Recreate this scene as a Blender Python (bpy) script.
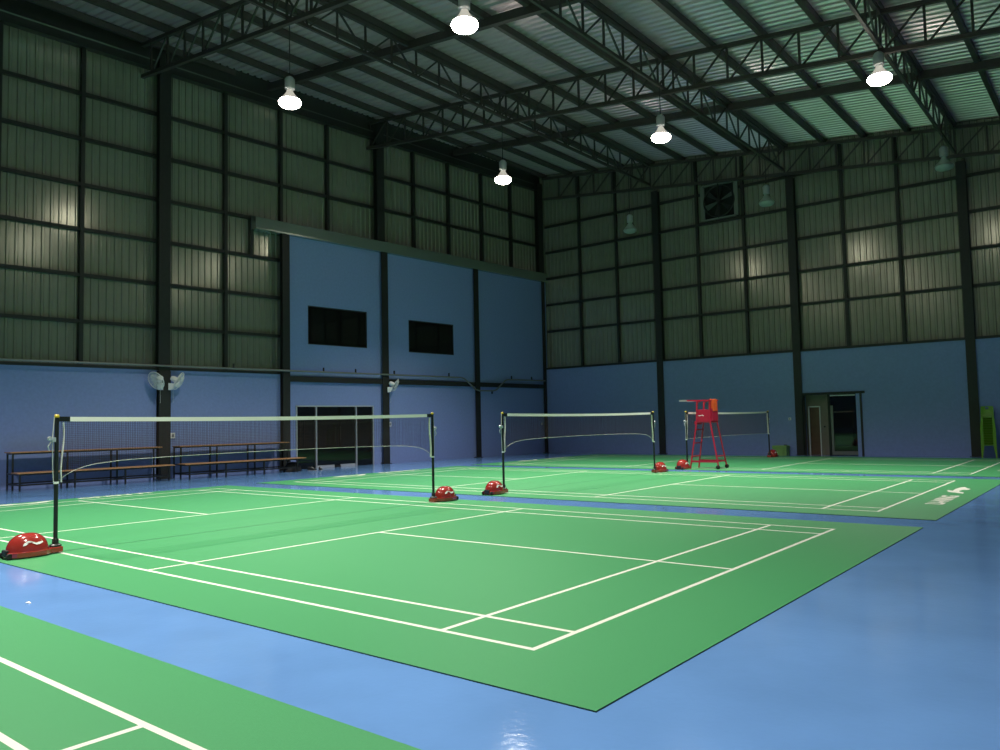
import bpy, bmesh, math, random
from mathutils import Vector, Matrix
random.seed(4)
S = bpy.context.scene
for o in list(bpy.data.objects): bpy.data.objects.remove(o)
COL = S.collection
PI = math.pi
# ------------------------------------------------------------------ camera, world, exposure
cam_d = bpy.data.cameras.new('camera'); cam = bpy.data.objects.new('camera', cam_d); COL.objects.link(cam)
cam.location = (9.5718, -3.8359, 1.3755); cam.rotation_euler = (1.6306, 0.0212, 0.6790)
cam_d.sensor_width = 36; cam_d.lens = 36*786.16/1000; cam_d.clip_start = .05; cam_d.clip_end = 200
S.camera = cam
w = bpy.data.worlds.new('world'); S.world = w; w.use_nodes = True
w.node_tree.nodes['Background'].inputs[0].default_value = (.02, .022, .024, 1)
w.node_tree.nodes['Background'].inputs[1].default_value = .3
S.view_settings.view_transform = 'Standard'; S.view_settings.look = 'None'
S.view_settings.gamma = 1; S.view_settings.use_curve_mapping = False
S.view_settings.exposure = 0.0
LAMP = 34.0       # radiance of a lit lens
BEAM = 3050.0     # watts of each lamp's downward beam

# ------------------------------------------------------------------ materials
def mat(name, col, rough=.5, metal=0., noise=0., nscale=8., bump=0., bscale=60., emit=None, estr=0., spec=.5, trans=0., coat=0., ior=None, rvar=0.):
    m = bpy.data.materials.new(name); m.use_nodes = True
    nt = m.node_tree; b = nt.nodes['Principled BSDF']
    b.inputs['Base Color'].default_value = (*col, 1); b.inputs['Roughness'].default_value = rough
    b.inputs['Metallic'].default_value = metal; b.inputs['Specular IOR Level'].default_value = spec
    b.inputs['Transmission Weight'].default_value = trans; b.inputs['Coat Weight'].default_value = coat
    if ior: b.inputs['IOR'].default_value = ior
    tc = nt.nodes.new('ShaderNodeTexCoord')
    if noise > 0:
        n = nt.nodes.new('ShaderNodeTexNoise'); n.inputs['Scale'].default_value = nscale; n.inputs['Detail'].default_value = 6
        nt.links.new(tc.outputs['Object'], n.inputs['Vector'])
        r = nt.nodes.new('ShaderNodeMapRange'); r.inputs[1].default_value = .3; r.inputs[2].default_value = .7
        r.inputs[3].default_value = 1-noise; r.inputs[4].default_value = 1+noise
        nt.links.new(n.outputs['Fac'], r.inputs[0])
        mx = nt.nodes.new('ShaderNodeVectorMath'); mx.operation = 'SCALE'; mx.inputs[0].default_value = col
        nt.links.new(r.outputs[0], mx.inputs['Scale']); nt.links.new(mx.outputs[0], b.inputs['Base Color'])
        if rvar > 0:
            r2 = nt.nodes.new('ShaderNodeMapRange'); r2.inputs[1].default_value = .3; r2.inputs[2].default_value = .7
            r2.inputs[3].default_value = rough-rvar; r2.inputs[4].default_value = rough+rvar
            nt.links.new(n.outputs['Fac'], r2.inputs[0]); nt.links.new(r2.outputs[0], b.inputs['Roughness'])
    if bump > 0:
        n = nt.nodes.new('ShaderNodeTexNoise'); n.inputs['Scale'].default_value = bscale; n.inputs['Detail'].default_value = 4
        nt.links.new(tc.outputs['Object'], n.inputs['Vector'])
        bp = nt.nodes.new('ShaderNodeBump'); bp.inputs['Strength'].default_value = bump; bp.inputs['Distance'].default_value = .01
        nt.links.new(n.outputs['Fac'], bp.inputs['Height']); nt.links.new(bp.outputs[0], b.inputs['Normal'])
    if emit:
        b.inputs['Emission Color'].default_value = (*emit, 1); b.inputs['Emission Strength'].default_value = estr
    return m
M = dict(
 epoxy=mat('blue_epoxy', (.145,.31,.64), .11, noise=.07, nscale=1.3, bump=.08, bscale=26, rvar=.04),
 mat_green=mat('green_vinyl', (.060,.31,.115), .42, noise=.05, nscale=90, bump=.15, bscale=220),
 mat_edge=mat('mat_edge', (.01,.06,.03), .6),
 line=mat('line_paint', (.80,.80,.70), .45),
 wall_blue=mat('blue_wall_paint', (.215,.29,.56), .55, noise=.05, nscale=14, bump=.25, bscale=45),
 roof_steel=mat('roof_steel', (.046,.036,.033), .5, noise=.15, nscale=9),
 sheet=mat('wall_sheet', (.34,.34,.27), .2, metal=.5, noise=.04, nscale=3),
 roof=mat('roof_sheet', (.70,.56,.61), .30, metal=.6, noise=.04, nscale=3),
 steel=mat('dark_steel', (.018,.018,.016), .5, noise=.15, nscale=9),
 galv=mat('galvanised_flashing', (.30,.34,.30), .25, metal=.6),
 conduit=mat('conduit', (.20,.21,.19), .4, metal=.3),
 alu=mat('aluminium', (.62,.63,.66), .35, metal=.5),
 whitef=mat('white_frame', (.75,.75,.72), .4),
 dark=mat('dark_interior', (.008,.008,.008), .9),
 glass=mat('dark_glass', (.02,.022,.022), .03, trans=.6, ior=1.45),
 wood=mat('bench_wood', (.42,.22,.09), .45, noise=.25, nscale=12),
 beige=mat('beige_panel', (.22,.19,.15), .6, noise=.04),
 doorwood=mat('brown_door', (.13,.07,.04), .5, noise=.12, nscale=6),
 black=mat('black_metal', (.012,.013,.012), .35),
 rubber=mat('black_rubber', (.01,.01,.01), .7),
 red=mat('red_plastic', (.3,.026,.02), .16, coat=.6),
 redpaint=mat('red_paint', (.42,.012,.04), .3),
 orange=mat('orange_cloth', (.75,.10,.02), .6, noise=.12),
 white=mat('white_plastic', (.85,.85,.82), .35),
 tape=mat('white_tape', (.90,.86,.80), .6),
 yellow=mat('yellow_cap', (.75,.55,.04), .4),
 net=mat('net_cord', (.06,.025,.03), .8),
 cord=mat('white_cord', (.55,.55,.5), .7),
 green=mat('green_chair_plastic', (.15,.36,.025), .4),
 crate=mat('green_crate_plastic', (.20,.38,.10), .5),
 housing=mat('lamp_housing', (.45,.46,.47), .4, metal=.4),
 reflector=mat('lamp_reflector', (.45,.52,.48), .3, metal=.2),
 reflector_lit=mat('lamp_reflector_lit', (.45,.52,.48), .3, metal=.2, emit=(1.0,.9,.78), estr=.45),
 lens_on=mat('lens_lit', (.9,.9,.85), .4, emit=(1.0,.93,.80), estr=LAMP),
 lens_off=mat('lens_unlit', (.30,.34,.31), .3),
 bag=mat('black_bag', (.012,.013,.014), .6, noise=.3, nscale=20, bump=.5, bscale=30),
 shoe=mat('grey_shoe', (.25,.25,.26), .6),
 grip=mat('grey_grip', (.28,.27,.27), .6),
)

# ------------------------------------------------------------------ mesh helpers
class MB:
    def __init__(s): s.v=[]; s.f=[]; s.mi=[]
    def add(s, vs, fs, mi=0):
        n=len(s.v); s.v += [tuple(v) for v in vs]; s.f += [tuple(i+n for i in f) for f in fs]; s.mi += [mi]*len(fs); return s
    def box(s, a, b, mi=0):
        x0,y0,z0=[min(a[i],b[i]) for i in range(3)]; x1,y1,z1=[max(a[i],b[i]) for i in range(3)]
        return s.add([(x0,y0,z0),(x1,y0,z0),(x1,y1,z0),(x0,y1,z0),(x0,y0,z1),(x1,y0,z1),(x1,y1,z1),(x0,y1,z1)],
              [(0,3,2,1),(4,5,6,7),(0,1,5,4),(1,2,6,5),(2,3,7,6),(3,0,4,7)], mi)
    def bar(s, p, q, w, h, mi=0, up=(0,0,1)):
        p=Vector(p); q=Vector(q); d=(q-p).normalized(); up=Vector(up)
        if abs(d.dot(up))>.98: up=Vector((1,0,0))
        a=d.cross(up).normalized()*w/2; b=a.cross(d).normalized()*h/2
        vs=[p-a-b,p+a-b,p+a+b,p-a+b,q-a-b,q+a-b,q+a+b,q-a+b]
        return s.add(vs,[(0,1,2,3),(7,6,5,4),(0,4,5,1),(1,5,6,2),(2,6,7,3),(3,7,4,0)],mi)
    def tube(s, pts, r, n=8, mi=0, cap=True):
        pts=[Vector(p) for p in pts]; rr = r if isinstance(r,(list,tuple)) else [r]*len(pts)
        k=len(s.v); prev=None
        for i,p in enumerate(pts):
            d=(pts[min(i+1,len(pts)-1)]-pts[max(i-1,0)]).normalized()
            if prev is None:
                u=Vector((0,0,1)) if abs(d.z)<.9 else Vector((1,0,0)); a=d.cross(u).normalized()
            else: a=(prev-d*prev.dot(d)).normalized()
            prev=a; b=d.cross(a)
            for j in range(n):
                t=2*PI*j/n; s.v.append(tuple(p+(a*math.cos(t)+b*math.sin(t))*rr[i]))
        for i in range(len(pts)-1):
            for j in range(n):
                s.f.append((k+i*n+j,k+i*n+(j+1)%n,k+(i+1)*n+(j+1)%n,k+(i+1)*n+j)); s.mi.append(mi)
        if cap:
            s.f.append(tuple(k+j for j in range(n))[::-1]); s.mi.append(mi)
            e=k+(len(pts)-1)*n; s.f.append(tuple(e+j for j in range(n))); s.mi.append(mi)
        return s
    def lathe(s, prof, n=24, mi=0, c=(0,0,0), axis='z', cap=True):
        k=len(s.v)
        for r,z in prof:
            for j in range(n):
                t=2*PI*j/n; p=(r*math.cos(t), r*math.sin(t), z)
                if axis=='x': p=(z,p[0],p[1])
                elif axis=='y': p=(p[0],z,p[1])
                s.v.append((c[0]+p[0],c[1]+p[1],c[2]+p[2]))
        for i in range(len(prof)-1):
            for j in range(n):
                s.f.append((k+i*n+j,k+i*n+(j+1)%n,k+(i+1)*n+(j+1)%n,k+(i+1)*n+j)); s.mi.append(mi)
        if cap:
            s.f.append(tuple(k+j for j in range(n))[::-1]); s.mi.append(mi)
            e=k+(len(prof)-1)*n; s.f.append(tuple(e+j for j in range(n))); s.mi.append(mi)
        return s
    def prism(s, poly, z0, z1, mi=0):
        n=len(poly); k=len(s.v)
        s.v += [(x,y,z0) for x,y in poly]+[(x,y,z1) for x,y in poly]
        s.f.append(tuple(k+i for i in range(n))[::-1]); s.f.append(tuple(k+n+i for i in range(n))); s.mi += [mi,mi]
        for i in range(n):
            j=(i+1)%n; s.f.append((k+i,k+j,k+n+j,k+n+i)); s.mi.append(mi)
        return s
    def build(s, name, m, parent=None, smooth=False, bevel=0, kind=None):
        me=bpy.data.meshes.new(name); me.from_pydata(s.v,[],s.f)
        ms = m if isinstance(m,(list,tuple)) else [m]
        for x in ms: me.materials.append(M[x] if isinstance(x,str) else x)
        me.polygons.foreach_set('material_index', s.mi)
        bm=bmesh.new(); bm.from_mesh(me); bmesh.ops.recalc_face_normals(bm, faces=bm.faces); bm.to_mesh(me); bm.free()
        if smooth:
            me.polygons.foreach_set('use_smooth',[True]*len(me.polygons))
            me.set_sharp_from_angle(angle=math.radians(40))
        me.update()
        o=bpy.data.objects.new(name,me); COL.objects.link(o)
        if parent is not None: o.parent=parent
        if bevel:
            bv=o.modifiers.new('bevel','BEVEL'); bv.width=bevel; bv.segments=2; bv.limit_method='ANGLE'
        if kind: o['kind']=kind
        return o
def tag(o, label, cat, group=None, kind=None):
    o['label']=label; o['category']=cat
    if group: o['group']=group
    if kind: o['kind']=kind
    return o
def empty(name, loc=(0,0,0), rz=0):
    o=bpy.data.objects.new(name,None); COL.objects.link(o); o.location=loc; o.rotation_euler=(0,0,rz); o.empty_display_size=.1; return o
KIDS={}
def copy_tree(o, parent=None):
    c=o.copy(); COL.objects.link(c)
    if parent is not None: c.parent=parent
    for ch in [x for x in bpy.data.objects if x.parent==o]: copy_tree(ch,c)
    return c
def struct(o): o['kind']='structure'; return o
B = lambda: MB()

# ------------------------------------------------------------------ room shell
YB=24.45            # face of the back wall
struct(B().box((-13.5,-10.2,-.2),(11.2,25,0)).build('floor','epoxy'))
# left wall frame: it runs very slightly askew to the courts
LA=math.atan(.06); LX=-11.45-.06*7.5
def left(o): o.location=(LX,0,0); o.rotation_euler=(0,0,-LA); return o
def Lw(off,s,z):     # local (offset into room, along wall, height) -> world
    c,sn=math.cos(LA),math.sin(LA); return Vector((LX+off*c+s*sn, -off*sn+s*c, z))
def boxes_with_holes(mb, s0,s1,z0,z1, holes, mk):
    """rectangular wall with rectangular holes (non overlapping in s); mk(sa,za,sb,zb) adds a box"""
    holes=sorted(holes); cur=s0
    for a,b,c,d in holes:
        if a>cur: mk(cur,z0,a,z1)
        if c>z0: mk(a,z0,b,c)
        if d<z1: mk(a,d,b,z1)
        cur=b
    if cur<s1: mk(cur,z0,s1,z1)
def corr_wall(s0,s1,z0,z1, n0, pitch=.2, depth=.028, axis='y', top=None):
    """vertical-rib sheet; ribs along s"""
    mb=B(); prof=[]; s=s0
    while s<s1:
        for ds,dd in ((0,0),(.55,0),(.66,1),(.89,1)):
            x=s+ds*pitch
            if x<s1: prof.append((x,dd*depth))
        s+=pitch
    prof.append((s1,0))
    vs=[]; 
    for (x,d) in prof:
        zt = top(x) if top else z1
        for z in (z0,zt):
            vs.append((n0+d,x,z) if axis=='y' else (x,n0-d,z))
    fs=[(2*i,2*i+2,2*i+3,2*i+1) for i in range(len(prof)-1)]
    # back skin for thickness
    k=len(vs)
    for (x,d) in prof:
        zt = top(x) if top else z1
        for z in (z0,zt): vs.append((n0+d-.002,x,z) if axis=='y' else (x,n0-d+.002,z))
    fs+=[(k+2*i+1,k+2*i+3,k+2*i+2,k+2*i) for i in range(len(prof)-1)]
    mb.v=vs; mb.f=fs; mb.mi=[0]*len(fs); return mb
roofz=lambda x: 12.34-.11*(x+10.5)

# --- left wall
SE=24.5/math.cos(LA)
DOOR=(11.64,14.76,0,2.04); WIN1=(12.12,14.53,4.04,5.31); WIN2=(16.44,18.74,4.0,5.19)
mb=B()
mk=lambda a,c,b,d: mb.box((-.35,a,c),(-.13,b,d))
boxes_with_holes(mb,-10,11.3,0,3.08,[],mk)
wl=left(struct(mb.build('wall_left','wall_blue')))
mb=B()
def panel(s0,s1,holes_lo,holes_hi):
    mk2=lambda a,c,b,d: mb.box((-.30,a,c),(-.07,b,d))
    boxes_with_holes(mb,s0,s1,0,2.9,holes_lo,mk2); boxes_with_holes(mb,s0,s1,2.9,7.52,holes_hi,mk2)
panel(11.3,SE,[(DOOR[0],DOOR[1],DOOR[2],DOOR[3])],[(WIN1[0],WIN1[1],WIN1[2],WIN1[3]),(WIN2[0],WIN2[1],WIN2[2],WIN2[3])])
o=mb.build('office_front','wall_blue',wl); o['label']='tall blue painted office front with two dark windows'
o=corr_wall(-10,SE,3.08,12.5,-.36).build('cladding','sheet',wl); o['label']='green-grey ribbed metal sheeting'
for z in (4.25,5.48,6.70,7.9,9.14,10.37):
    segs=[(-10,11.3)] if z<7.5 else [(-10,SE)]
    for a,b in segs: B().box((-.335,a,z-.045),(-.22,b,z+.045)).build('girt','steel',wl)
for s in (-.5,1.4,3.3,5.25,9.33):
    B().box((-.335,s-.05,3.1),(-.20,s+.05,11.7)).build('stud','steel',wl)
for s in (11.25,13.05,16.93,18.75,20.64,22.45):
    B().box((-.335,s-.05,7.6),(-.20,s+.05,11.7)).build('stud','steel',wl)
B().box((-.335,10.13,6.7),(-.20,10.22,7.9)).build('stud','steel',wl)
B().box((-.34,-10,11.62),(-.12,SE,11.84)).build('eave_beam','steel',wl)
B().box((-.34,-10,11.86),(-.18,SE,11.91)).build('eave_rail','galv',wl)
B().box((-.34,-10,11.93),(-.25,SE,12.6)).build('eave_shade_strip','steel',wl)  # dark strip added to paint the roof steel's shade above the eave
B().box((-.40,-10,3.03),(-.10,11.3,3.10)).build('ledge','steel',wl)
mb=B(); mb.add([(-.33,10.16,8.0),(.06,10.16,7.88),(.09,10.16,7.55),(.09,10.16,7.50),(-.33,10.16,7.50),
               (-.33,SE,8.0),(.06,SE,7.88),(.09,SE,7.55),(.09,SE,7.50),(-.33,SE,7.50)],
       [(0,1,6,5),(1,2,7,6),(2,3,8,7),(3,4,9,8),(0,4,3,2,1),(5,6,7,8,9),(4,0,5,9)])
mb.build('office_roof_flashing','galv',wl)
B().box((-.08,11.3,2.80),(.03,SE,2.97)).build('beam','steel',wl)
# door_1 : wide glazed door in the office front
d1=left(empty('door_1')); struct(d1)
fr=B(); 
a,b=DOOR[0],DOOR[1]
fr.box((-.12,a,0),(-.04,a+.04,2.04)); fr.box((-.12,b-.04,0),(-.04,b,2.04)); fr.box((-.12,a,2.0),(-.04,b,2.04))
f=fr.build('door_frame','alu',d1)
for s in (12.41,14.02): B().box((-.13,s-.022,0),(-.05,s+.022,2.0)).build('mullion','alu',d1)
for s0,s1 in ((a+.04,12.37),(12.45,13.98),(14.06,b-.04)):
    B().box((-.10,s0,.0),(-.088,s1,2.0)).build('glass_pane','glass',d1)
for s0,s1 in ((12.45,13.12),(13.36,13.98)): B().box((-.11,s0,.0),(-.07,s1,.085)).build('bottom_rail','alu',d1)
B().box((-.085,13.14,0),(-.02,13.34,.05)).build('door_guide','steel',d1)
B().tube([(-.055,13.13,.85),(-.03,13.13,.9),(-.03,13.13,1.3),(-.055,13.13,1.35)],.009).build('door_handle','black',d1)
B().tube([(-.055,13.34,.85),(-.03,13.34,.9),(-.03,13.34,1.3),(-.055,13.34,1.35)],.009).build('door_handle','black',d1)
# room behind the glass and behind the windows
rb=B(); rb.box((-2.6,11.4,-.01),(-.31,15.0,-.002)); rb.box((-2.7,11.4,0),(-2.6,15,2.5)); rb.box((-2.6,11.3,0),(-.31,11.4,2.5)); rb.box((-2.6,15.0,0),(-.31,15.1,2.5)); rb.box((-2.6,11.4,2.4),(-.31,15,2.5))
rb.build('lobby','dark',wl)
lp=B().box((-.75,13.1,0),(-.6,13.35,2.4)).build('reflection_post','doorwood',wl)  # added post, imitates a dark column reflected in the door glass
for i,W_ in enumerate((WIN1,WIN2)):
    wn=left(empty('window_%d'%(i+1))); struct(wn)
    a,b,c,d=W_; fr=B(); t=.035
    fr.box((-.14,a,c),(-.08,a+t,d)); fr.box((-.14,b-t,c),(-.08,b,d)); fr.box((-.14,a+t,c),(-.08,b-t,c+t)); fr.box((-.14,a+t,d-t),(-.08,b-t,d))
    fr.build('window_frame','black',wn)
    B().box((-.12,a+t,c+t),(-.11,b-t,d-t)).build('glass_pane','glass',wn)
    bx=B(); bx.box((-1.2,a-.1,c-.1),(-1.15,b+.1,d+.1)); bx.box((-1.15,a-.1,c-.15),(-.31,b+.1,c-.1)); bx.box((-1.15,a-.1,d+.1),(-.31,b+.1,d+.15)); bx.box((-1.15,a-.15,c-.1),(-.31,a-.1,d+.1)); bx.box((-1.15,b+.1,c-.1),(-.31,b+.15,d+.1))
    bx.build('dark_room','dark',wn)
# --- back wall
XL=-10.38
OP=(.56,2.46,0,2.1)
mb=B(); mk=lambda a,c,b,d: mb.box((a,YB-.20,c),(b,YB+.05,d))
boxes_with_holes(mb,XL-.4,11,0,3.66,[OP],mk)
wb=struct(mb.build('wall_back','wall_blue'))
o=corr_wall(XL-.4,11,3.66,0,YB,axis='x',top=lambda x: roofz(x)+.1).build('cladding','sheet',wb); o['label']='green-grey ribbed metal sheeting'
for z,x1 in ((5.3,11),(6.47,11),(7.64,11),(8.79,11),(9.95,2.1)):
    if z<9: B().box((XL,YB-.13,z-.045),(x1,YB-.03,z+.045)).build('girt','steel',wb)
    else:
        B().box((XL,YB-.13,z-.045),(-3.0,YB-.03,z+.045)).build('girt','steel',wb); B().box((-1.5,YB-.13,z-.045),(x1,YB-.03,z+.045)).build('girt','steel',wb)
for x in (-8.6,-6.8,-3.2,-1.37,2.12,3.85,7.5,9.2):
    B().box((x-.05,YB-.14,3.66),(x+.05,YB-.03,roofz(x)-.25)).build('stud','steel',wb)
B().box((-3.1,YB-.14,8.79),(-1.3,YB-.03,8.85)).build('fan_frame_rail','steel',wb)
B().box((XL,YB-.24,3.62),(11,YB-.1,3.70)).build('ledge','steel',wb)
# doorway 2
d2=empty('door_2'); struct(d2)
fr=B(); fr.box((OP[0]-.03,YB-.26,0),(OP[0]+.02,YB-.06,2.1)); fr.box((OP[0]-.03,YB-.26,2.08),(OP[1]+.12,YB-.14,2.16)); fr.box((1.37,YB-.2,0),(1.43,YB-.1,2.1))
fr.build('door_frame','black',d2)
B().box((OP[1]-.16,YB-.24,0),(OP[1]-.04,YB-.16,2.08)).build('jamb','wall_blue',d2)
B().box((OP[1]-.04,YB-.24,0),(OP[1]+.02,YB-.18,2.08)).build('jamb','steel',d2)
pn=B(); boxes_with_holes(pn,OP[0]-.1,1.45,0,2.3,[(.65,.99,0,1.66)],lambda a,c,b,d: pn.box((a,YB+.15,c),(b,YB+.2,d)))
pn.build('partition','beige',d2)
fr=B(); fr.box((.61,YB+.11,0),(.65,YB+.16,1.70)); fr.box((.99,YB+.11,0),(1.02,YB+.16,1.70)); fr.box((.61,YB+.11,1.66),(1.02,YB+.16,1.70))
fr.build('inner_door_frame','whitef',d2)
il=B().box((.65,YB+.18,0),(.99,YB+.22,1.66)).build('inner_door_leaf','doorwood',d2)
B().box((1.24,YB-.04,.02),(1.36,YB,2.0)).build('sliding_door_edge','beige',d2)
B().lathe([(.03,0),(.03,.03),(.02,.05)],12,c=(1.20,YB-.06,.98),axis='y').build('door_handle','black',d2)
B().box((1.44,YB-.12,.0),(2.30,YB-.105,2.0)).build('glass_pane','glass',d2)
fr=B(); fr.box((1.44,YB-.15,.02),(2.30,YB-.12,.14)); fr.box((1.44,YB-.15,.14),(1.52,YB-.12,1.7))
fr.build('door_stile','conduit',d2)
B().box((1.46,YB-.21,2.02),(2.26,YB-.15,2.055)).build('door_rail','alu',d2)
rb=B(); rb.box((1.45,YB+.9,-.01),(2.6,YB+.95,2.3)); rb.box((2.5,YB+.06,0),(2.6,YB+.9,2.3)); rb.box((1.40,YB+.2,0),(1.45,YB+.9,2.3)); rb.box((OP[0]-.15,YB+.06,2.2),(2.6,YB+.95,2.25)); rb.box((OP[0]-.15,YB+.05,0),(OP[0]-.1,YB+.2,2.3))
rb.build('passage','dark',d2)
# --- right and front walls (behind the camera)
wr=struct(B().box((11,-10.2,0),(11.2,YB+.1,3.3)).build('wall_right','wall_blue'))
c=corr_wall(-10.2,YB,3.3,10.2,0,axis='y'); c.v=[(11.02-x,y,z) for x,y,z in c.v]; c.build('cladding','sheet',wr)
for z in (4.4,5.6,6.8,8.0,9.2): B().box((10.86,-10.2,z-.045),(10.98,YB,z+.045)).build('girt','steel',wr)
wf=struct(B().box((-13,-10.2,0),(11,-10,3.3)).build('wall_front','wall_blue'))
c=corr_wall(-13,11,3.3,0,-10.05,axis='x',top=lambda x: roofz(x)); c.v=[(x,-20.1-y,z) for x,y,z in c.v]; c.build('cladding','sheet',wf)

# --- roof
mb=B(); prof=[]; y=-10.3; pitch=.235
while y<YB+.2:
    for dy,dz in ((0,0),(.5,0),(.62,1),(.88,1)): prof.append((y+dy*pitch,dz*.045))
    y+=pitch
for x in (-13,11.1):
    pass
vs=[]
for yy,dz in prof:
    for x in (-13,11.1): vs.append((x,yy,roofz(x)+dz))
mb.add(vs,[(2*i,2*i+1,2*i+3,2*i+2) for i in range(len(prof)-1)])
k=[(x,y,z+.012) for x,y,z in vs]; mb.add(k,[(2*i,2*i+2,2*i+3,2*i+1) for i in range(len(prof)-1)])
ce=struct(mb.build('ceiling','roof')); ce['label']='silver ribbed metal roof sheeting'
PX=[.3+1.325*k for k in range(-9,9)]
for x in PX:
    if x<-12.6 or x>11: continue
    z=roofz(x)
    B().box((x-.055,-10,z-.20),(x+.055,YB-.02,z-.015)).build('purlin','roof_steel',ce)

# ------------------------------------------------------------------ steel columns
def column_h(mb, cx, cy, w, d, z0, z1, along='y'):
    """H section: web plus two flanges"""
    t=.018
    if along=='y':
        mb.box((cx-d/2,cy-w/2,z0),(cx-d/2+t,cy+w/2,z1)); mb.box((cx+d/2-t,cy-w/2,z0),(cx+d/2,cy+w/2,z1)); mb.box((cx-d/2+t,cy-t/2,z0),(cx+d/2-t,cy+t/2,z1))
    else:
        mb.box((cx-w/2,cy-d/2,z0),(cx+w/2,cy-d/2+t,z1)); mb.box((cx-w/2,cy+d/2-t,z0),(cx+w/2,cy+d/2,z1)); mb.box((cx-t/2,cy-d/2+t,z0),(cx+t/2,cy+d/2-t,z1))
def lcol(s,w,z1,label,w2=None,z2=None,s2=None):
    e=left(empty('steel_column')); e.location=Lw(0,s,0); e.rotation_euler=(0,0,-LA)
    mb=B(); column_h(mb,-.03,0,w,.16,0.015,z1,'y'); mb.build('shaft','steel',e)
    B().box((-.13,-w/2-.05,0),(.09,w/2+.05,.015)).build('base_plate','steel',e)
    if w2:
        mb=B(); column_h(mb,-.09,(s2-s) if s2 else 0,w2,.2,z1,z2,'y'); mb.build('upper_shaft','steel',e)
    return tag(e,label,'column','steel columns along the left wall')
lcol(7.36,.33,3.0,'thick dark steel column behind the first bench, carrying the pair of white wall fans',.33,12.0)
lcol(11.24,.26,7.5,'dark steel column at the left edge of the tall blue office front')
lcol(15.25,.29,7.9,'dark steel column just right of the glazed door, rising past the office front',.34,12.0,15.15)
lcol(19.93,.27,7.5,'thin dark steel column right of the second dark window on the office front')
lcol(24.20,.15,7.5,'dark steel column in the far corner where the blue office front ends',.33,11.9,24.16)
for x,z1,lab in ((-4.9,10.45,'dark steel column on the far wall between the middle net and the umpire chair'),
              (.42,9.85,'dark steel column on the far wall beside the doorway'),
              (5.72,9.25,'dark steel column on the far wall beside the stacked green chairs')):
    e=empty('steel_column',(x,YB-.16,0)); mb=B(); column_h(mb,0,0,.27,.20,.015,z1,'x'); mb.build('shaft','steel',e)
    B().box((-.18,-.12,0),(.18,.04,.015)).build('base_plate','steel',e)
    tag(e,lab,'column','steel columns along the far wall')

# ------------------------------------------------------------------ roof trusses
ZT=lambda x: roofz(x)-.25
ZBt=lambda x: 11.18-.11*(x+10.5)
def xtruss(y,label,x0=-11.7,x1=10.9,step=.885):
    e=empty('roof_truss',(0,y,0))
    B().bar((x0,0,ZBt(x0)),(x1,0,ZBt(x1)),.10,.10).build('bottom_chord','roof_steel',e)
    B().bar((x0,0,ZT(x0)),(x1,0,ZT(x1)),.10,.10).build('top_chord','roof_steel',e)
    x=.3
    while x-step>x0: x-=step
    while x<x1:
        B().bar((x,0,ZBt(x)),(x,0,ZT(x)),.05,.05).build('web_post','roof_steel',e)
        if x+step<x1: B().bar((x+.03,0,ZBt(x)),(x+step-.03,0,ZT(x+step)),.04,.04).build('web_brace','roof_steel',e)
        x+=step
    return tag(e,label,'roof truss','roof trusses running across the hall')
xtruss(6.8,'dark lattice roof truss running across the hall, nearest the camera at top left')
xtruss(14.85,'dark lattice roof truss running across the middle of the hall, second from the camera')
xtruss(24.12,'dark lattice roof truss lying against the far wall',-10.3)
def ytruss(x,label,y0=-9.9,y1=24.0,step=.9):
    e=empty('roof_truss',(x,0,0)); zb=ZBt(x)+.12; zt=ZT(x)-.02
    B().bar((0,y0,zb),(0,y1,zb),.07,.08).build('bottom_chord','roof_steel',e)
    B().bar((0,y0,zt),(0,y1,zt),.09,.09).build('top_chord','roof_steel',e)
    y=-8.85; k=0
    while y<y1:
        B().bar((0,y,zb),(0,y,zt),.045,.045).build('web_post','roof_steel',e)
        if k%2==0:
            for q in (-1,1):
                if y0<y+q*step<y1: B().bar((0,y+q*.03,zb),(0,y+q*(step-.03),zt),.04,.04).build('web_brace','roof_steel',e)
        y+=step; k+=1
    return tag(e,label,'roof truss','roof trusses running along the hall')
ytruss(-5.0,'lengthwise lattice roof truss over the left row of lamps')
ytruss(.3,'lengthwise lattice roof truss over the middle row of lamps')
ytruss(5.6,'lengthwise lattice roof truss over the right row of lamps')
for y,lab in ((10.7,'plain dark steel roof beam crossing between the two lattice trusses nearest the camera'),(19.1,'plain dark steel roof beam crossing in front of the far wall')):
    mb=B(); mb.bar((-11.3,y,ZT(-11.3)-.02),(10.9,y,ZT(10.9)-.02),.14,.22); o=mb.build('roof_beam','roof_steel'); tag(o,lab,'beam')

# ------------------------------------------------------------------ conduit runs
def Lp(pts): return [Lw(*p) for p in pts]
mb=B(); mb.tube(Lp([(.10,-2,3.14),(.10,18.9,3.13),(.10,19.1,3.1),(.10,19.75,2.68),(.10,19.9,2.64),(.10,20.75,2.64),(.10,20.95,2.68),(.10,21.5,3.08),(.10,21.7,3.12),(.10,24.1,3.13)]),.03)
o=mb.build('conduit_pipe','conduit',smooth=True); tag(o,'long grey pipe along the left wall above the benches, dipping near the corner','pipe')
for s,z in ((9.4,3.14),(12.6,3.14),(13.9,3.14),(15.6,3.14),(18.3,3.14),(19.9,2.64),(20.7,2.64),(21.9,3.14),(23.2,3.14)):
    dz = .14 if z>3 else -.12
    B().box((.06,s-.012,min(z,z+dz)),(.12,s+.012,max(z,z+dz))).build('pipe_bracket','steel',o).matrix_world = Matrix.Translation(Vector((LX,0,0)))@Matrix.Rotation(-LA,4,'Z')

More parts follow.
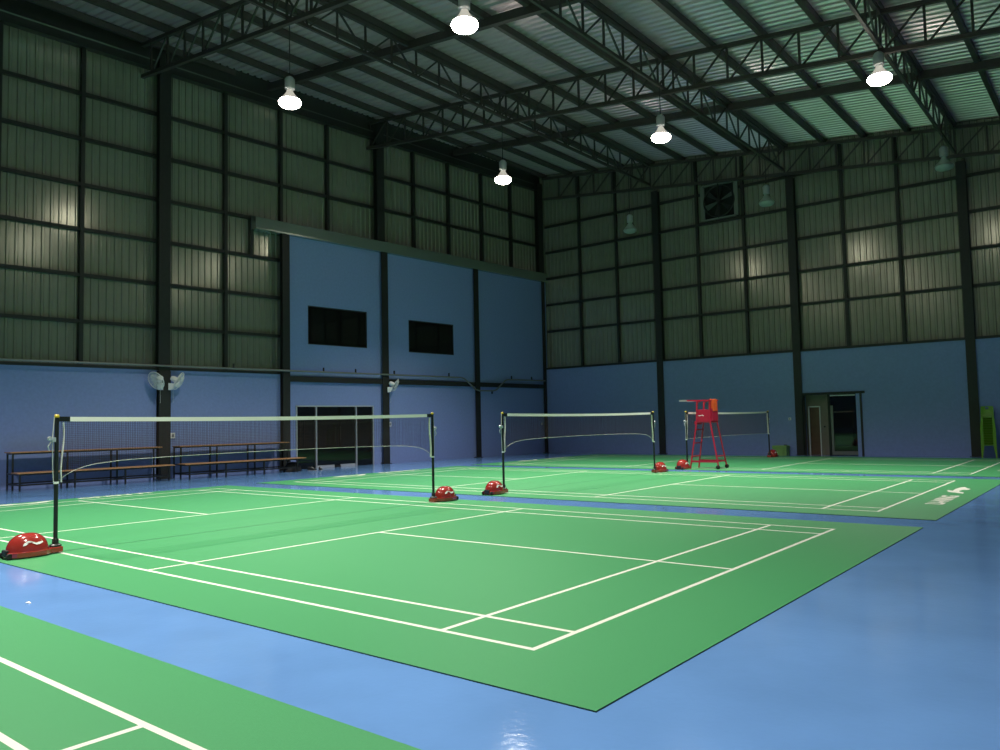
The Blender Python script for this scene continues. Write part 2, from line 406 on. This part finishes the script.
# ------------------------------------------------------------------ courts
def text_mesh(txt, size):
    cu=bpy.data.curves.new('t','FONT'); cu.body=txt; cu.size=size; cu.resolution_u=3; cu.offset=.012; cu.align_x='LEFT'
    o=bpy.data.objects.new('t',cu); COL.objects.link(o)
    dg=bpy.context.evaluated_depsgraph_get(); me=bpy.data.meshes.new_from_object(o.evaluated_get(dg))
    vs=[tuple(v.co) for v in me.vertices]; fs=[tuple(p.vertices) for p in me.polygons]
    bpy.data.objects.remove(o); bpy.data.meshes.remove(me)
    return vs,fs
TV,TF=text_mesh('LI-NING',.3)
tw=max(v[0] for v in TV)
# swoosh emblem in a unit frame (x to the reader's right, y up)
SW=[(0.0,.10),(.05,.02),(.25,.06),(.42,.14),(.56,.02),(.70,.0),(.66,.12),(.60,.22),(.80,.24),(1.0,.38),(.92,.50),(.72,.52),(.55,.46),(.40,.30),(.22,.18)]
SW=[(0,0),(.05,.125),(.25,.25),(.40,.215),(.62,.125),(.96,.165),(1,.10),(.79,.02),(.62,.02),(.42,.125),(.25,.125),(.125,.02)]
EMB=[(6.93,3.705),(6.933,3.862),(7.02,3.721),(6.998,4.132),(7.016,4.442),(7.073,4.608),(7.229,4.172),(7.208,4.03),(7.139,3.998),(7.116,3.817),(7.128,3.644),(7.223,3.489),(7.247,3.257),(7.122,3.392),(6.995,3.506)]
H=.008
def court(y0, label, marks, x0=-7.35,x1=7.52, m0=.62,m1=.65):
    e=empty('court_mat',(0,y0,0))
    mb=B(); mb.box((x0,-m0,0.0),(x1,6.1+m1,H))
    mb.mi=[1,0,1,1,1,1]
    mb.build('mat','mat_green mat_edge'.split(),e)
    ln=B(); z=H+.0006; t=.04
    def L(xa,ya,xb,yb): ln.box((xa,ya,H-.001),(xb,yb,z))
    for sx in (-1,1):
        L(min(sx*6.7,sx*6.66),0,max(sx*6.7,sx*6.66),6.1)
        L(min(sx*5.94,sx*5.90),t,max(sx*5.94,sx*5.90),.46); L(min(sx*5.94,sx*5.90),.5,max(sx*5.94,sx*5.90),5.6); L(min(sx*5.94,sx*5.90),5.64,max(sx*5.94,sx*5.90),6.06)
        L(min(sx*1.98,sx*2.02),t,max(sx*1.98,sx*2.02),.46); L(min(sx*1.98,sx*2.02),.5,max(sx*1.98,sx*2.02),5.6); L(min(sx*1.98,sx*2.02),5.64,max(sx*1.98,sx*2.02),6.06)
        a,b=sorted((sx*2.02,sx*5.90)); L(a,3.03,b,3.07); a,b=sorted((sx*5.94,sx*6.66)); L(a,3.03,b,3.07)
    for ya in (0,6.06): L(-6.66,ya,6.66,ya+t)
    for ya in (.46,5.60): L(-6.66,ya,6.66,ya+t)
    ln.build('court_lines','line',e)
    for side in marks:
        tx=B(); sc=1.5/tw; vs=[]
        for x,y_,_ in TV:
            X=7.255-y_*1.08; Y=1.33+x*sc
            if side<0: X=-X; Y=6.1-Y
            vs.append((X,Y,z+.0006))
        tx.add(vs,TF); o=tx.build('lettering','line',e)
        em=B(); poly=[]
        for X,Y in EMB:
            if side<0: X=-X; Y=6.1-Y
            poly.append((X,Y))
        if side<0: pass
        em.prism(poly,H-.001,z+.0008); em.build('emblem','line',e)
    return tag(e,label,'sports court mat')
court(-8.06,'green court mat with white lines cut off by the lower left corner of the photo',(),m1=.54)
court(0,'large green badminton court mat nearest the camera, under the nearest net',(-1,))
court(8.15,'middle green badminton court mat, with white lettering by its right end',(-1,1))
court(16.2,'farthest green badminton court mat, by the far wall and the umpire chair',(-1,1),m1=.95)

# ------------------------------------------------------------------ net posts and nets
def lump(cx,cy,rx,ry,rz,n=24,m=9,z0=.0):
    mb=B(); prof=[]
    for i in range(m+1):
        t=PI/2*i/m; prof.append((math.cos(t)**.8 if i<m else .001, math.sin(t)))
    k=[]
    for r,z in prof:
        for j in range(n):
            a=2*PI*j/n; mb.v.append((cx+rx*r*math.cos(a), cy+ry*r*math.sin(a), z0+rz*z))
    for i in range(m):
        for j in range(n): mb.f.append((i*n+j,i*n+(j+1)%n,(i+1)*n+(j+1)%n,(i+1)*n+j)); mb.mi.append(0)
    mb.f.append(tuple(range(n))[::-1]); mb.mi.append(0)
    return mb
def make_post():
    """pole at origin, weight extending towards local -y"""
    e=empty('net_post')
    bs=B(); poly=[(-.065,.06),(.065,.06),(.075,-.07),(.14,-.14),(.165,-.30),(.145,-.44),(.09,-.51),(-.09,-.51),(-.145,-.44),(-.165,-.30),(-.14,-.14),(-.075,-.07)]
    bs.prism(poly[::-1],.012,.072); bs.build('base','red',e,bevel=.008)
    lump(0,-.29,.155,.215,.20,z0=.06).build('weight_cover','red',e,smooth=True)
    # emblem on both flanks of the cover
    for sx in (-1,1):
        em=B(); vs=[]
        pts=[(.08+.21*(x if sx>0 else 1-x),.075+.20*y_) for x,y_ in SW]
        def surf(u,v,lift):
            # u along y (from -.53 .. -.27), v height above .068
            yy=-.46+u; zz=v
            q=max(0,1-(zz/.20)**2)
            r=math.sqrt(q)**.8; s_=max(0,1-((yy+.29)/(.215*r))**2) if r>0 else 0
            return (sx*(.155*r*math.sqrt(s_)+lift), yy, .06+zz)
        n=len(SW)
        top=[surf(u,v,.004) for u,v in pts]; bot=[surf(u,v,-.004) for u,v in pts]
        em.add(top+bot,[tuple(range(n)),tuple(range(2*n-1,n-1,-1))]+[(i,(i+1)%n,n+(i+1)%n,n+i) for i in range(n)])
        em.build('emblem','white',e)
    for sx in (-1,1):
        B().lathe([(.03,-.014),(.034,-.008),(.034,.008),(.03,.014)],16,c=(sx*.10,-.50,.035),axis='x').build('wheel','rubber',e,smooth=True)
    B().box((-.06,-.525,.025),(.06,-.49,.10)).build('axle_box','rubber',e,bevel=.01)
    B().lathe([(.062,.072),(.062,.09),(.05,.10),(.034,.105),(.034,.15),(.028,.16)],20).build('collar','black',e,smooth=True)
    B().tube([(0,0,.10),(0,0,1.53)],.0225,16).build('pole','black',e,smooth=True)
    B().lathe([(.026,1.528),(.026,1.552),(.018,1.56)],16).build('cap','yellow',e,smooth=True)
    cl=B(); cl.box((-.03,-.055,1.25),(.03,-.018,1.30)); cl.lathe([(.022,-.02),(.022,.02)],12,c=(0,-.07,1.29),axis='x'); cl.tube([(0,-.06,1.25),(0,-.09,1.20),(0,-.075,1.15)],.007)
    cl.build('tensioner','alu',e)
    B().tube([(0,-.026,1.53),(.005,-.045,1.3),(.004,-.04,.95),(0,-.028,.80),(0,.02,.775),(0,.03,.80)],.0055,6).build('tension_cord','cord',e)
    lw=B(); lw.lathe([(.028,.775),(.028,.80)],14); lw.build('cord_ring','white',e)
    return e
post=make_post()
PL=[('badminton net post at the photo left edge, on the nearest court',(0,-.02),0),
    ('badminton net post at the far right end of the nearest net',(0,6.14),PI),
    ('badminton net post at the left end of the middle net, red weighted base with emblem',(0,8.10),0),
    ('badminton net post at the right end of the middle net',(0,14.24),PI),
    ('badminton net post beside the red umpire chair, at the left end of the farthest net',(0,16.12),0),
    ('badminton net post next to the green crate by the far wall',(0,22.32),PI)]
for i,(lab,(x,y),rz) in enumerate(PL):
    p=post if i==0 else copy_tree(post)
    p.location=(x,y,H); p.rotation_euler=(0,0,rz); tag(p,lab,'net post','net posts with red bases')
def make_net(y0,y1,label,curve=True):
    e=empty('badminton_net',(0,y0,H)); Ln=y1-y0
    def zt(y): t=y/Ln; return 1.535-.022*4*t*(1-t)
    def zb(y):
        if not curve: return .80+.02*math.sin(PI*y/Ln)
        a=min(y,Ln-y); return .785+.215*(1-math.exp(-a/.22))+.03*math.sin(PI*y/Ln)
    N=40; ys=[.03+(Ln-.06)*i/N for i in range(N+1)]
    tp=B(); vs=[]
    for y in ys:
        yy=y
        vs+=[(-.008,yy,zt(y)),(.008,yy,zt(y)),(.010,yy,zt(y)-.052),(-.010,yy,zt(y)-.052)]
    fs=[]
    for i in range(N):
        for j in range(4): fs.append((4*i+j,4*i+(j+1)%4,4*i+4+(j+1)%4,4*i+4+j))
    fs+= [(3,2,1,0),(4*N,4*N+1,4*N+2,4*N+3)]
    # tape starts beyond the short black sleeve by each post
    tp.add(vs,fs)
    sl=.27/Ln
    tp.build('top_tape','tape',e)
    for ya in (.028,Ln-.138):
        b=B(); b.bar((0,ya,zt(ya)-.026),(0,ya+.11,zt(ya+.11)-.026),.028,.058); b.build('tape_sleeve','black',e)
    for yy,s_ in ((.055,1),(Ln-.055,-1)):
        pts=[(0,yy+s_*.010*math.sin(k/8*PI*2)+s_*.015*(1-k/8),1.47-.68*k/8) for k in range(9)]
        t=B(); 
        for a,b in zip(pts,pts[1:]): t.bar(a,b,.006,.035,up=(1,0,0))
        t.build('side_tape','tape',e)
    B().tube([(0,y,zb(y)) for y in [.03+.02*k for k in range(20)]+[.45+(Ln-.9)*k/20 for k in range(21)]+[Ln-.41+.02*k for k in range(20)]],.0035,5).build('bottom_cord','cord',e)
    mb=B(); st=.0215; r=.0011
    n=int((Ln-.1)/st)
    for i in range(n+1):
        y=.05+i*st; x0=random.uniform(-.004,.004)
        a,b=zt(y)-.05,zb(y); y+=random.uniform(-.003,.003)
        mb.box((x0-r,y-r,b),(x0+r,y+r,a))
    z=.80
    while z<1.47:
        # horizontal strings only where the net hangs
        seg=[y for y in [.05+(Ln-.1)*k/160 for k in range(161)] if zb(y)<=z]
        if seg:
            if zb(Ln/2)<=z: mb.box((-r,.05,z-r),(r,Ln-.05,z+r))
            else:
                l=[y for y in seg if y<Ln/2]; q=[y for y in seg if y>=Ln/2]
                if l: mb.box((-r,.05,z-r),(r,max(l),z+r))
                if q: mb.box((-r,min(q),z-r),(r,Ln-.05,z+r))
        z+=st
    mb.build('netting','net',e,kind='stuff')
    return tag(e,label,'badminton net')
make_net(-.02,6.14,'long badminton net with white top tape across the nearest court')
make_net(8.10,14.24,'badminton net across the middle court, in the centre of the photo')
make_net(16.12,22.32,'farthest badminton net, partly behind the red umpire chair',False)

# ------------------------------------------------------------------ umpire chair (faces local +x)
uc=empty('umpire_chair',(.535,16.28,H),math.radians(183))
def bar4(p,q,w=.04): return B().bar(p,q,w,w)
SZ=1.25
for sy in (-1,1):
    # front leg (carries up to the arm)
    B().bar((.39,sy*.30,.0),(.19,sy*.25,SZ),.034,.03).build('leg','redpaint',uc)
    B().bar((-.39,sy*.30,.09),(-.19,sy*.25,SZ),.034,.03).build('leg','redpaint',uc)
    B().bar((.19,sy*.25,SZ),(.16,sy*.25,1.81),.035,.035).build('arm_post','redpaint',uc)
    B().bar((-.19,sy*.25,SZ),(-.20,sy*.25,1.83),.035,.035).build('arm_post','redpaint',uc)
    B().tube([(.16,sy*.25,1.72),(.13,sy*.25,1.79),(.06,sy*.25,1.815)],.014).build('arm_gusset','redpaint',uc)
    ar=B().bar((-.24,sy*.25,1.83),(.46,sy*.25,1.84),.04,.035).build('armrest','redpaint',uc)
    B().bar((.44,sy*.25,1.84),(.65,sy*.25,1.842),.05,.045).build('grip','grip',ar)
    B().bar((.36,sy*.292,.20),(-.36,sy*.292,.20),.03,.05).build('brace','redpaint',uc)
    sp=B(); sp.box((-.20,sy*.25-.008,SZ+.01),(.20,sy*.25+.008,SZ+.34)); sp.build('side_panel','redpaint',uc,bevel=.004)
    B().lathe([(.035,-.02),(.055,-.014),(.055,.014),(.035,.02)],18,c=(-.39,sy*.33,.055),axis='y').build('wheel','rubber',uc,smooth=True)
for z in (.33,.69,1.05):
    x=.39-.20*z/SZ; yy=.30-.05*z/SZ
    B().bar((x,-yy,z),(x,yy,z),.035,.03).build('rung','redpaint',uc)
B().bar((-.335,-.286,.34),(-.335,.286,.34),.03,.03).build('brace','redpaint',uc)
B().bar((-.36,-.292,.20),(-.36,.292,.20),.03,.03).build('brace','redpaint',uc)
B().box((-.21,-.25,SZ-.02),(.24,.25,SZ+.03)).build('seat','redpaint',uc,bevel=.012)
B().box((.235,-.23,SZ-.06),(.26,.23,SZ+.025)).build('seat_lip','redpaint',uc)
B().box((-.235,-.235,SZ+.03),(-.21,.235,SZ+.36)).build('backrest','redpaint',uc,bevel=.006)
oc=B(); n=9
vs=[]
for i in range(n):
    yy=-.23+.46*i/(n-1); wob=.012*math.sin(i*2.1)
    for z,x in ((1.52,-.19),(1.66,-.175),(1.80,-.185),(1.865,-.215),(1.86,-.25),(1.70,-.262),(1.55,-.26)):
        vs.append((x+wob+.04*(abs(i-4)/4)**2,yy,z+wob*.5))
m_=7
fs=[(i*m_+j,i*m_+j+1,(i+1)*m_+j+1,(i+1)*m_+j) for i in range(n-1) for j in range(m_-1)]+[(i*m_+m_-1,i*m_,(i+1)*m_,(i+1)*m_+m_-1) for i in range(n-1)]
fs+=[tuple(range(m_))[::-1],tuple((n-1)*m_+j for j in range(m_))]
oc.add(vs,fs); o=oc.build('backrest_cover','orange',uc,smooth=True); o['label']='orange backrest'
# small emblem on the near side panel
for sy in (-1,1):
    em=B(); pts=[(-.02+.16*x,SZ+.16+.16*y_) for x,y_ in SW]; k=len(pts)
    em.add([(x,sy*.259,z) for x,z in pts]+[(x,sy*.257,z) for x,z in pts],[tuple(range(k)),tuple(range(2*k-1,k-1,-1))]+[(i,(i+1)%k,k+(i+1)%k,k+i) for i in range(k)])
    em.build('emblem','white',uc)
tag(uc,'tall red umpire chair with an orange backrest, ladder rungs and two wheels','umpire chair')

# ------------------------------------------------------------------ benches
def make_bench(s0,frames,label,span,span_lo):
    e=empty('tiered_bench',Lw(0,s0,0),-LA)
    for f in frames:
        y=f-s0
        lg=lambda x,h: B().box((x-.018,y-.018,0),(x+.018,y+.018,h)).build('leg','black',e)
        lg(.06,.88); lg(.46,.88 if True else 0); lg(.98,.40)
        B().box((.04,y-.015,.12),(1.0,y+.015,.155)).build('foot_rail','black',e)
        B().box((.08,y-.015,.365),(1.0,y+.015,.40)).build('seat_bearer','black',e)
        B().box((.04,y-.015,.845),(.48,y+.015,.88)).build('top_bearer','black',e)
    a,b=span[0]-s0,span[1]-s0; c,d=span_lo[0]-s0,span_lo[1]-s0
    B().box((.965,frames[0]-s0,.12),(.995,frames[-1]-s0,.155)).build('stretcher','black',e)
    B().box((.965,frames[0]-s0,.365),(.995,frames[-1]-s0,.40)).build('stretcher','black',e)
    B().box((.445,frames[0]-s0,.845),(.475,frames[-1]-s0,.88)).build('stretcher','black',e)
    B().box((.045,frames[0]-s0,.12),(.075,frames[-1]-s0,.155)).build('stretcher','black',e)
    B().box((.02,a,.88),(.50,b,.905)).build('top_board','wood',e,bevel=.003)
    B().box((.55,c,.40),(1.02,d,.425)).build('seat_board','wood',e,bevel=.003)
    return tag(e,label,'bench','two-tier benches along the left wall')
make_bench(3.52,(3.52,4.72,5.92,7.05),'long two-tier bench with wooden boards and black legs, left of the fan column',(3.46,7.1),(3.46,7.2))
make_bench(7.62,(7.62,8.68,9.88,11.0),'long two-tier bench with wooden boards and black legs, ending at the glazed door',(7.58,11.05),(7.48,11.3))
# sports bag and shoes under the bench end
bg=empty('sports_bag',Lw(.72,11.0,0),-LA)
b=lump(0,0,.17,.30,.30,m=7); 
o=b.build('bag_body','bag',bg,smooth=True)
B().tube([(0,-.2,.24),(0,-.12,.36),(0,.12,.36),(0,.2,.24)],.014,6).build('strap','bag',bg)
B().bar((0,-.2,.285),(0,.2,.295),.012,.01).build('zip','shoe',bg)
tag(bg,'black bag on the floor under the right end of the bench','bag')
def make_shoe():
    e=empty('shoe'); 
    so=B(); pl=[(-.13,-.035),(-.08,-.042),(0,-.038),(.08,-.05),(.135,-.035),(.15,0),(.135,.035),(.08,.05),(0,.038),(-.08,.042),(-.13,.035),(-.145,0)]
    so.prism(pl,0,.025); so.build('sole','shoe',e)
    up=B(); vs=[]
    secs=[(-.14,.028,.085),(-.10,.038,.095),(-.03,.036,.085),(.04,.042,.06),(.10,.045,.042),(.145,.02,.03)]
    for x,w_,h_ in secs:
        for j in range(9):
            t=PI*j/8; vs.append((x,w_*math.cos(t),.025+(h_-.0)*math.sin(t)**.7))
    up.add(vs,[(i*9+j,i*9+j+1,(i+1)*9+j+1,(i+1)*9+j) for i in range(5) for j in range(8)]+[tuple(range(9)),tuple(45+j for j in range(9))[::-1]])
    up.build('upper','bag',e,smooth=True)
    lc=B()
    for k in range(4): lc.bar((.0+.025*k,-.025,.105-.012*k),(.0+.025*k,.025,.105-.012*k),.006,.006)
    lc.build('laces','white',e); return e
sh=make_shoe()
for i,(o_,s_,r_,lab) in enumerate(((.95,11.55,.3,'dark sports shoe left of the glazed door, nearest the bench leg'),(.80,11.62,.1,'dark sports shoe beside the bag, closest to the wall'),(1.02,11.80,-.5,'dark sports shoe lying in front of the glazed door'))):
    q=sh if i==0 else copy_tree(sh); q.location=Lw(o_,s_,0); q.rotation_euler=(0,0,r_); tag(q,lab,'shoe','shoes by the glazed door')

# ------------------------------------------------------------------ wall fans
def make_fan():
    """mounted at origin on a wall facing local +x; head at (.32,0,.05)"""
    e=empty('wall_fan')
    br=B(); br.add([(0,-.07,-.12),(0,.07,-.12),(0,.07,.08),(0,-.07,.08),(.12,-.05,-.10),(.12,.05,-.10),(.17,.05,.06),(.17,-.05,.06)],[(0,3,2,1),(4,5,6,7),(0,1,5,4),(1,2,6,5),(2,3,7,6),(3,0,4,7)])
    br.build('wall_bracket','white',e,bevel=.012)
    B().tube([(.12,0,.0),(.17,0,.08),(.18,0,.13)],.03,10).build('neck','white',e,smooth=True)
    hd=empty('fan_head',(.18,0,.17)); hd.parent=e
    B().lathe([(.02,-.14),(.055,-.13),(.075,-.08),(.08,0),(.07,.05),(.05,.06)],20,axis='x').build('motor_housing','white',hd,smooth=True)
    bl=B()
    for k in range(3):
        a0=k*2*PI/3
        pts=[]
        for r,da,dx in ((.04,-.25,-.01),(.12,-.42,-.02),(.19,-.30,-.018),(.20,0,0),(.18,.28,.02),(.10,.30,.018),(.04,.2,.01)):
            pts.append((.11+dx,r*math.cos(a0+da),r*math.sin(a0+da)))
        n=len(pts); bl.add(pts+[(x+.004,y,z) for x,y,z in pts],[tuple(range(n))[::-1],tuple(range(n,2*n))]+[(i,(i+1)%n,n+(i+1)%n,n+i) for i in range(n)])
    bl.lathe([(.03,.09),(.035,.12),(.02,.135)],14,axis='x'); bl.build('blades','white',hd)
    cg=B(); R0=.26
    for k in range(44):
        a=2*PI*k/44; c,s_=math.cos(a),math.sin(a)
        cg.tube([(.04,.05*c,.05*s_),(.055,.14*c,.14*s_),(.10,R0*c,R0*s_),(.16,.17*c,.17*s_),(.165,.04*c,.04*s_)],.0036,3,cap=False)
    for r,x,t in ((R0,.10,.011),(.17,.16,.004),(.14,.055,.003)):
        cg.tube([(x,r*math.cos(2*PI*k/32),r*math.sin(2*PI*k/32)) for k in range(33)],t,5,cap=False)
    cg.lathe([(.045,.163),(.045,.172)],16,axis='x')
    cg.build('cage','white',hd)
    B().tube([(.10,.02,-.10),(.10,.02,-.30),(.10,.022,-.48)],.003,4).build('pull_cord','white',e)
    return e,hd
fan,hd=make_fan()
def place_fan(f,off,s,z,rz,head_rz,head_ry,label):
    f.location=Lw(off,s,z); f.rotation_euler=(0,0,rz)
    h=[c for c in bpy.data.objects if c.parent==f and c.name.startswith('fan_head')][0]
    h.rotation_euler=(0,head_ry,head_rz)
    tag(f,label,'fan','white wall fans')
f2=copy_tree(fan); f3=copy_tree(fan)
place_fan(fan,.055,7.24,2.58,-LA-.75,-.45,.45,'white wall fan on the thick column above the benches, the left one of the pair')
place_fan(f2,.055,7.48,2.58,-LA+.65,.20,.45,'white wall fan on the thick column above the benches, the right one of the pair')
place_fan(f3,.055,15.32,2.62,-LA+.75,.25,.45,'single white wall fan on the column right of the glazed door')
# sockets, switches
def socket(name,loc,rz,label,w=.09,h=.13):
    e=empty(name,loc,rz); B().box((0,-w/2,-h/2),(.03,w/2,h/2)).build('box','white',e,bevel=.005)
    B().box((.03,-w/4,-h/4),(.036,w/4,h/4)).build('switch','shoe',e); return tag(e,label,'switch box')
socket('switch_box',Lw(-.13,7.66,1.19),-LA,'small white switch box on the blue wall beside the fan column',.14,.16)
socket('switch_box',Lw(-.07,15.50,1.38),-LA,'small white switch box on the blue wall right of the glazed door',.09,.17)
socket('switch_box',(.07,YB-.20,1.27),-PI/2,'small white switch box on the far wall above the green crate',.09,.09)
socket('switch_box',Lw(-.07,24.0,1.26),-LA,'small pale switch box near the far left corner column',.07,.09)

# ------------------------------------------------------------------ exhaust fan high on far wall
ef=empty('exhaust_fan',(-2.25,YB-.15,9.55)); w_=.66
fr=B()
for a,b in (((-w_,0,-w_),(w_,0,-w_)),((-w_,0,w_),(w_,0,w_)),((-w_,0,-w_),(-w_,0,w_)),((w_,0,-w_),(w_,0,w_))): fr.bar(a,b,.16,.05) if a[2]==b[2] else fr.bar(a,b,.05,.16)
fr.build('frame','conduit',ef)
B().box((-w_,.085,-w_),(w_,.10,w_)).build('back_plate','dark',ef)
rg=B(); n=36
for r in (.60,):
    rg.tube([(r*math.cos(2*PI*k/n),-.03,r*math.sin(2*PI*k/n)) for k in range(n+1)],.025,6,cap=False)
rg.build('shroud_ring','steel',ef)
for k in range(6):
    a0=k*PI/3+.35; bl=B(); pts=[(r*math.cos(a0+d),-.01+y,r*math.sin(a0+d)) for r,d,y in ((.08,-.3,-.02),(.55,-.16,-.05),(.56,.20,.05),(.08,.35,.02))]
    bl.add(pts+[(x,y-.006,z) for x,y,z in pts],[(0,1,2,3),(7,6,5,4),(0,4,5,1),(1,5,6,2),(2,6,7,3),(3,7,4,0)]); bl.build('blade','galv' if k==0 else 'steel',ef)  # first blade gets paler metal, a highlight put into its colour
B().lathe([(.09,-.08),(.09,.04)],16,axis='y').build('hub','steel',ef)
B().bar((0,-.09,-w_),(0,-.09,w_),.05,.03).build('motor_bar','steel',ef)
tag(ef,'square exhaust fan with metal blades high on the far wall','exhaust fan')

# ------------------------------------------------------------------ high-bay lamps
def make_lamp(on, zt):
    e=empty('high_bay_lamp')
    B().lathe([(.06,-.03),(.11,.0),(.115,.22),(.08,.27),(.03,.30)],20,c=(0,0,.32)).build('housing','housing',e,smooth=True)
    rf=B(); pr=[(.06,.30),(.085,.24),(.13,.17),(.20,.09),(.25,.0)]
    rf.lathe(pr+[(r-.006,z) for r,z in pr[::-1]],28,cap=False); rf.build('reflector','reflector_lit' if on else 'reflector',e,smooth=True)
    B().lathe([(.232,.055),(.255,.01),(.243,-.03),(.215,-.065),(.155,-.095),(.08,-.112),(.01,-.116)],28).build('lens','lens_on' if on else 'lens_off',e,smooth=True)
    if on:
        ld=bpy.data.lights.new('beam','SPOT'); ld.energy=BEAM; ld.spot_size=math.radians(114); ld.spot_blend=1.0; ld.shadow_soft_size=.10; ld.color=(1.0,.95,.86)
        lo=bpy.data.objects.new('beam',ld); COL.objects.link(lo); lo.parent=e; lo.location=(0,0,-.24)
    ln=zt-.6
    B().tube([(0,0,.62),(0,0,max(.7,ln))],.012,6).build('hanger','steel',e)
    return e
pos=[(-5.0,6.86,1,'lit high-bay lamp hanging at upper left in front of the left wall'),(.3,6.86,1,'lit high-bay lamp at the top edge of the photo, nearest the camera'),
     (-5.0,14.62,1,'lit high-bay lamp lowest in the photo, hanging before the far left corner'),(.3,14.62,1,'lit high-bay lamp over the middle of the middle court'),
     (5.6,14.62,1,'lit high-bay lamp at upper right'),
     (-5.0,22.35,0,'unlit high-bay lamp leftmost on the far wall side, left of the exhaust fan'),(.3,22.2,0,'unlit high-bay lamp just right of the exhaust fan'),(5.62,22.0,0,'unlit high-bay lamp at the top right by the far wall'),
     (5.6,6.86,0,'unlit high-bay lamp above the right end of the nearest court, outside the photo'),
     (-5.0,-.95,1,'lit high-bay lamp above the left end of the aisle, outside the photo'),(.3,-.95,1,'lit high-bay lamp above the middle of the aisle, outside the photo'),(5.6,-.95,1,'lit high-bay lamp above the aisle beside the camera, outside the photo')]
for x,y,on,lab in pos:
    zb=8.72 if on else 8.55
    l=make_lamp(on, ZBt(x)-zb+.12+.6); l.location=(x,y,zb); tag(l,lab,'lamp','high-bay lamps')

# ------------------------------------------------------------------ green crate by far post
cr=empty('plastic_crate',(-.20,24.0,0)); 
mb=B(); mb.box((-.24,-.17,0),(.24,.17,.02)); 
for a,b in (((-.24,-.17,.02),(.24,-.155,.30)),((-.24,.155,.02),(.24,.17,.30)),((-.24,-.155,.02),(-.225,.155,.30)),((.225,-.155,.02),(.24,.155,.30))): mb.box(a,b)
mb.build('crate_body','crate',cr)
mb=B(); mb.box((-.255,-.185,.26),(.255,-.17,.30)); mb.box((-.255,.17,.26),(.255,.185,.30)); mb.box((-.255,-.17,.26),(-.24,.17,.30)); mb.box((.24,-.17,.26),(.255,.17,.30)); mb.build('crate_rim','crate',cr)
B().box((-.25,-.18,.30),(.25,.18,.345)).build('lid','crate',cr,bevel=.008)
B().box((.12,-.03,.345),(.20,.03,.375)).build('latch','black',cr)
tag(cr,'green plastic crate with lid on the floor against the far wall','crate')

# ------------------------------------------------------------------ stacked green chairs
def make_chair():
    """front towards local -y, seat height .40"""
    e=empty('stacking_chair'); h=.40; hw=.17
    st=B(); n=7; vs=[]
    for i in range(n):
        x=-hw+2*hw*i/(n-1)
        for j in range(n):
            y=-hw+2*hw*j/(n-1); q=max(abs(x),abs(y))/hw
            vs.append((x,y,h-.010*(1-q**2)-(.030 if q>.99 else 0)))
    top=len(vs); vs+=[(x,y,z-.006) for x,y,z in vs]
    fs=[]
    for i in range(n-1):
        for j in range(n-1):
            a=i*n+j; fs.append((a,a+n,a+n+1,a+1)); fs.append((top+a,top+a+1,top+a+n+1,top+a+n))
    edge=[(i*n,(i+1)*n) for i in range(n-1)]+[(i*n+n-1,(i+1)*n+n-1) for i in range(n-1)]+[(j,j+1) for j in range(n-1)]+[((n-1)*n+j,(n-1)*n+j+1) for j in range(n-1)]
    fs+=[(a,b,top+b,top+a) for a,b in edge]
    st.add(vs,fs); st.build('seat','green',e)
    for sx in (-1,1):
        for sy in (-1,1):
            lg=B(); tx,ty=sx*(hw+.001),sy*(hw+.001); bx,by=sx*(hw+.034),sy*(hw+.034); w1,w2=.06,.035; t=.005
            # L-section tapered leg: front plate and side plate
            for (p) in (0,1):
                if p==0: a=[(tx,ty,h-.012),(tx-sx*w1,ty,h-.012),(bx-sx*w2,by,0),(bx,by,0)]; d=(0,-sy*t,0)
                else: a=[(tx,ty,h-.012),(tx,ty-sy*w1,h-.012),(bx,by-sy*w2,0),(bx,by,0)]; d=(-sx*t,0,0)
                lg.add(a+[(x+d[0],y+d[1],z+d[2]) for x,y,z in a],[(0,1,2,3),(7,6,5,4),(0,4,5,1),(1,5,6,2),(2,6,7,3),(3,7,4,0)])
            lg.build('leg','green',e)
    bk=B(); m_=8; vs=[]
    rows=[(.0,hw),(.10,hw),(.22,hw),(.30,hw*.97),(.325,hw*.88)]
    for dz,ww in rows:
        for i in range(m_+1):
            x=-ww+2*ww*i/m_; y=hw+.002+.17*dz+.03*(1-(x/hw)**2)*min(1,dz*6)
            vs.append((x,y,h-.01+dz))
    k=len(vs); vs+=[(x,y+.006,z) for x,y,z in vs]
    q=m_+1; fs=[]
    for i in range(len(rows)-1):
        for j in range(m_):
            if i==2 and j in (3,4): continue      # hand hole
            a=i*q+j; fs+=[(a,a+1,a+q+1,a+q),(k+a,k+a+q,k+a+q+1,k+a+1)]
    bk.add(vs,fs); bk.build('backrest','green',e)
    return e
ch=make_chair(); NCH=12; ordn=['bottom','second','third','fourth','fifth','sixth','seventh','eighth','ninth','tenth','eleventh','top']
for i in range(NCH):
    c=ch if i==0 else copy_tree(ch)
    c.location=(6.10,23.85,i*.0755); c.rotation_euler=(0,0,.12)
    lab='green plastic stacking chair, '+('lowest of the stack by the far wall' if i==0 else 'topmost of the stack, its backrest free' if i==NCH-1 else ordn[i]+' from the floor in the stack by the far wall')
    tag(c,lab,'chair','stacked green chairs')

# small white scrap on the blue aisle
mb=B(); mb.add([(-.03,-.012,0),(.03,-.008,0),(.028,.012,0),(-.02,.014,0),(-.03,-.012,.004),(.03,-.008,.010),(.028,.012,.004),(-.02,.014,.012)],[(0,3,2,1),(4,5,6,7),(0,1,5,4),(1,2,6,5),(2,3,7,6),(3,0,4,7)])
o=mb.build('paper_scrap','white'); o.location=(2.56,-1.24,0); tag(o,'tiny white scrap on the blue floor between the two nearest courts','scrap')
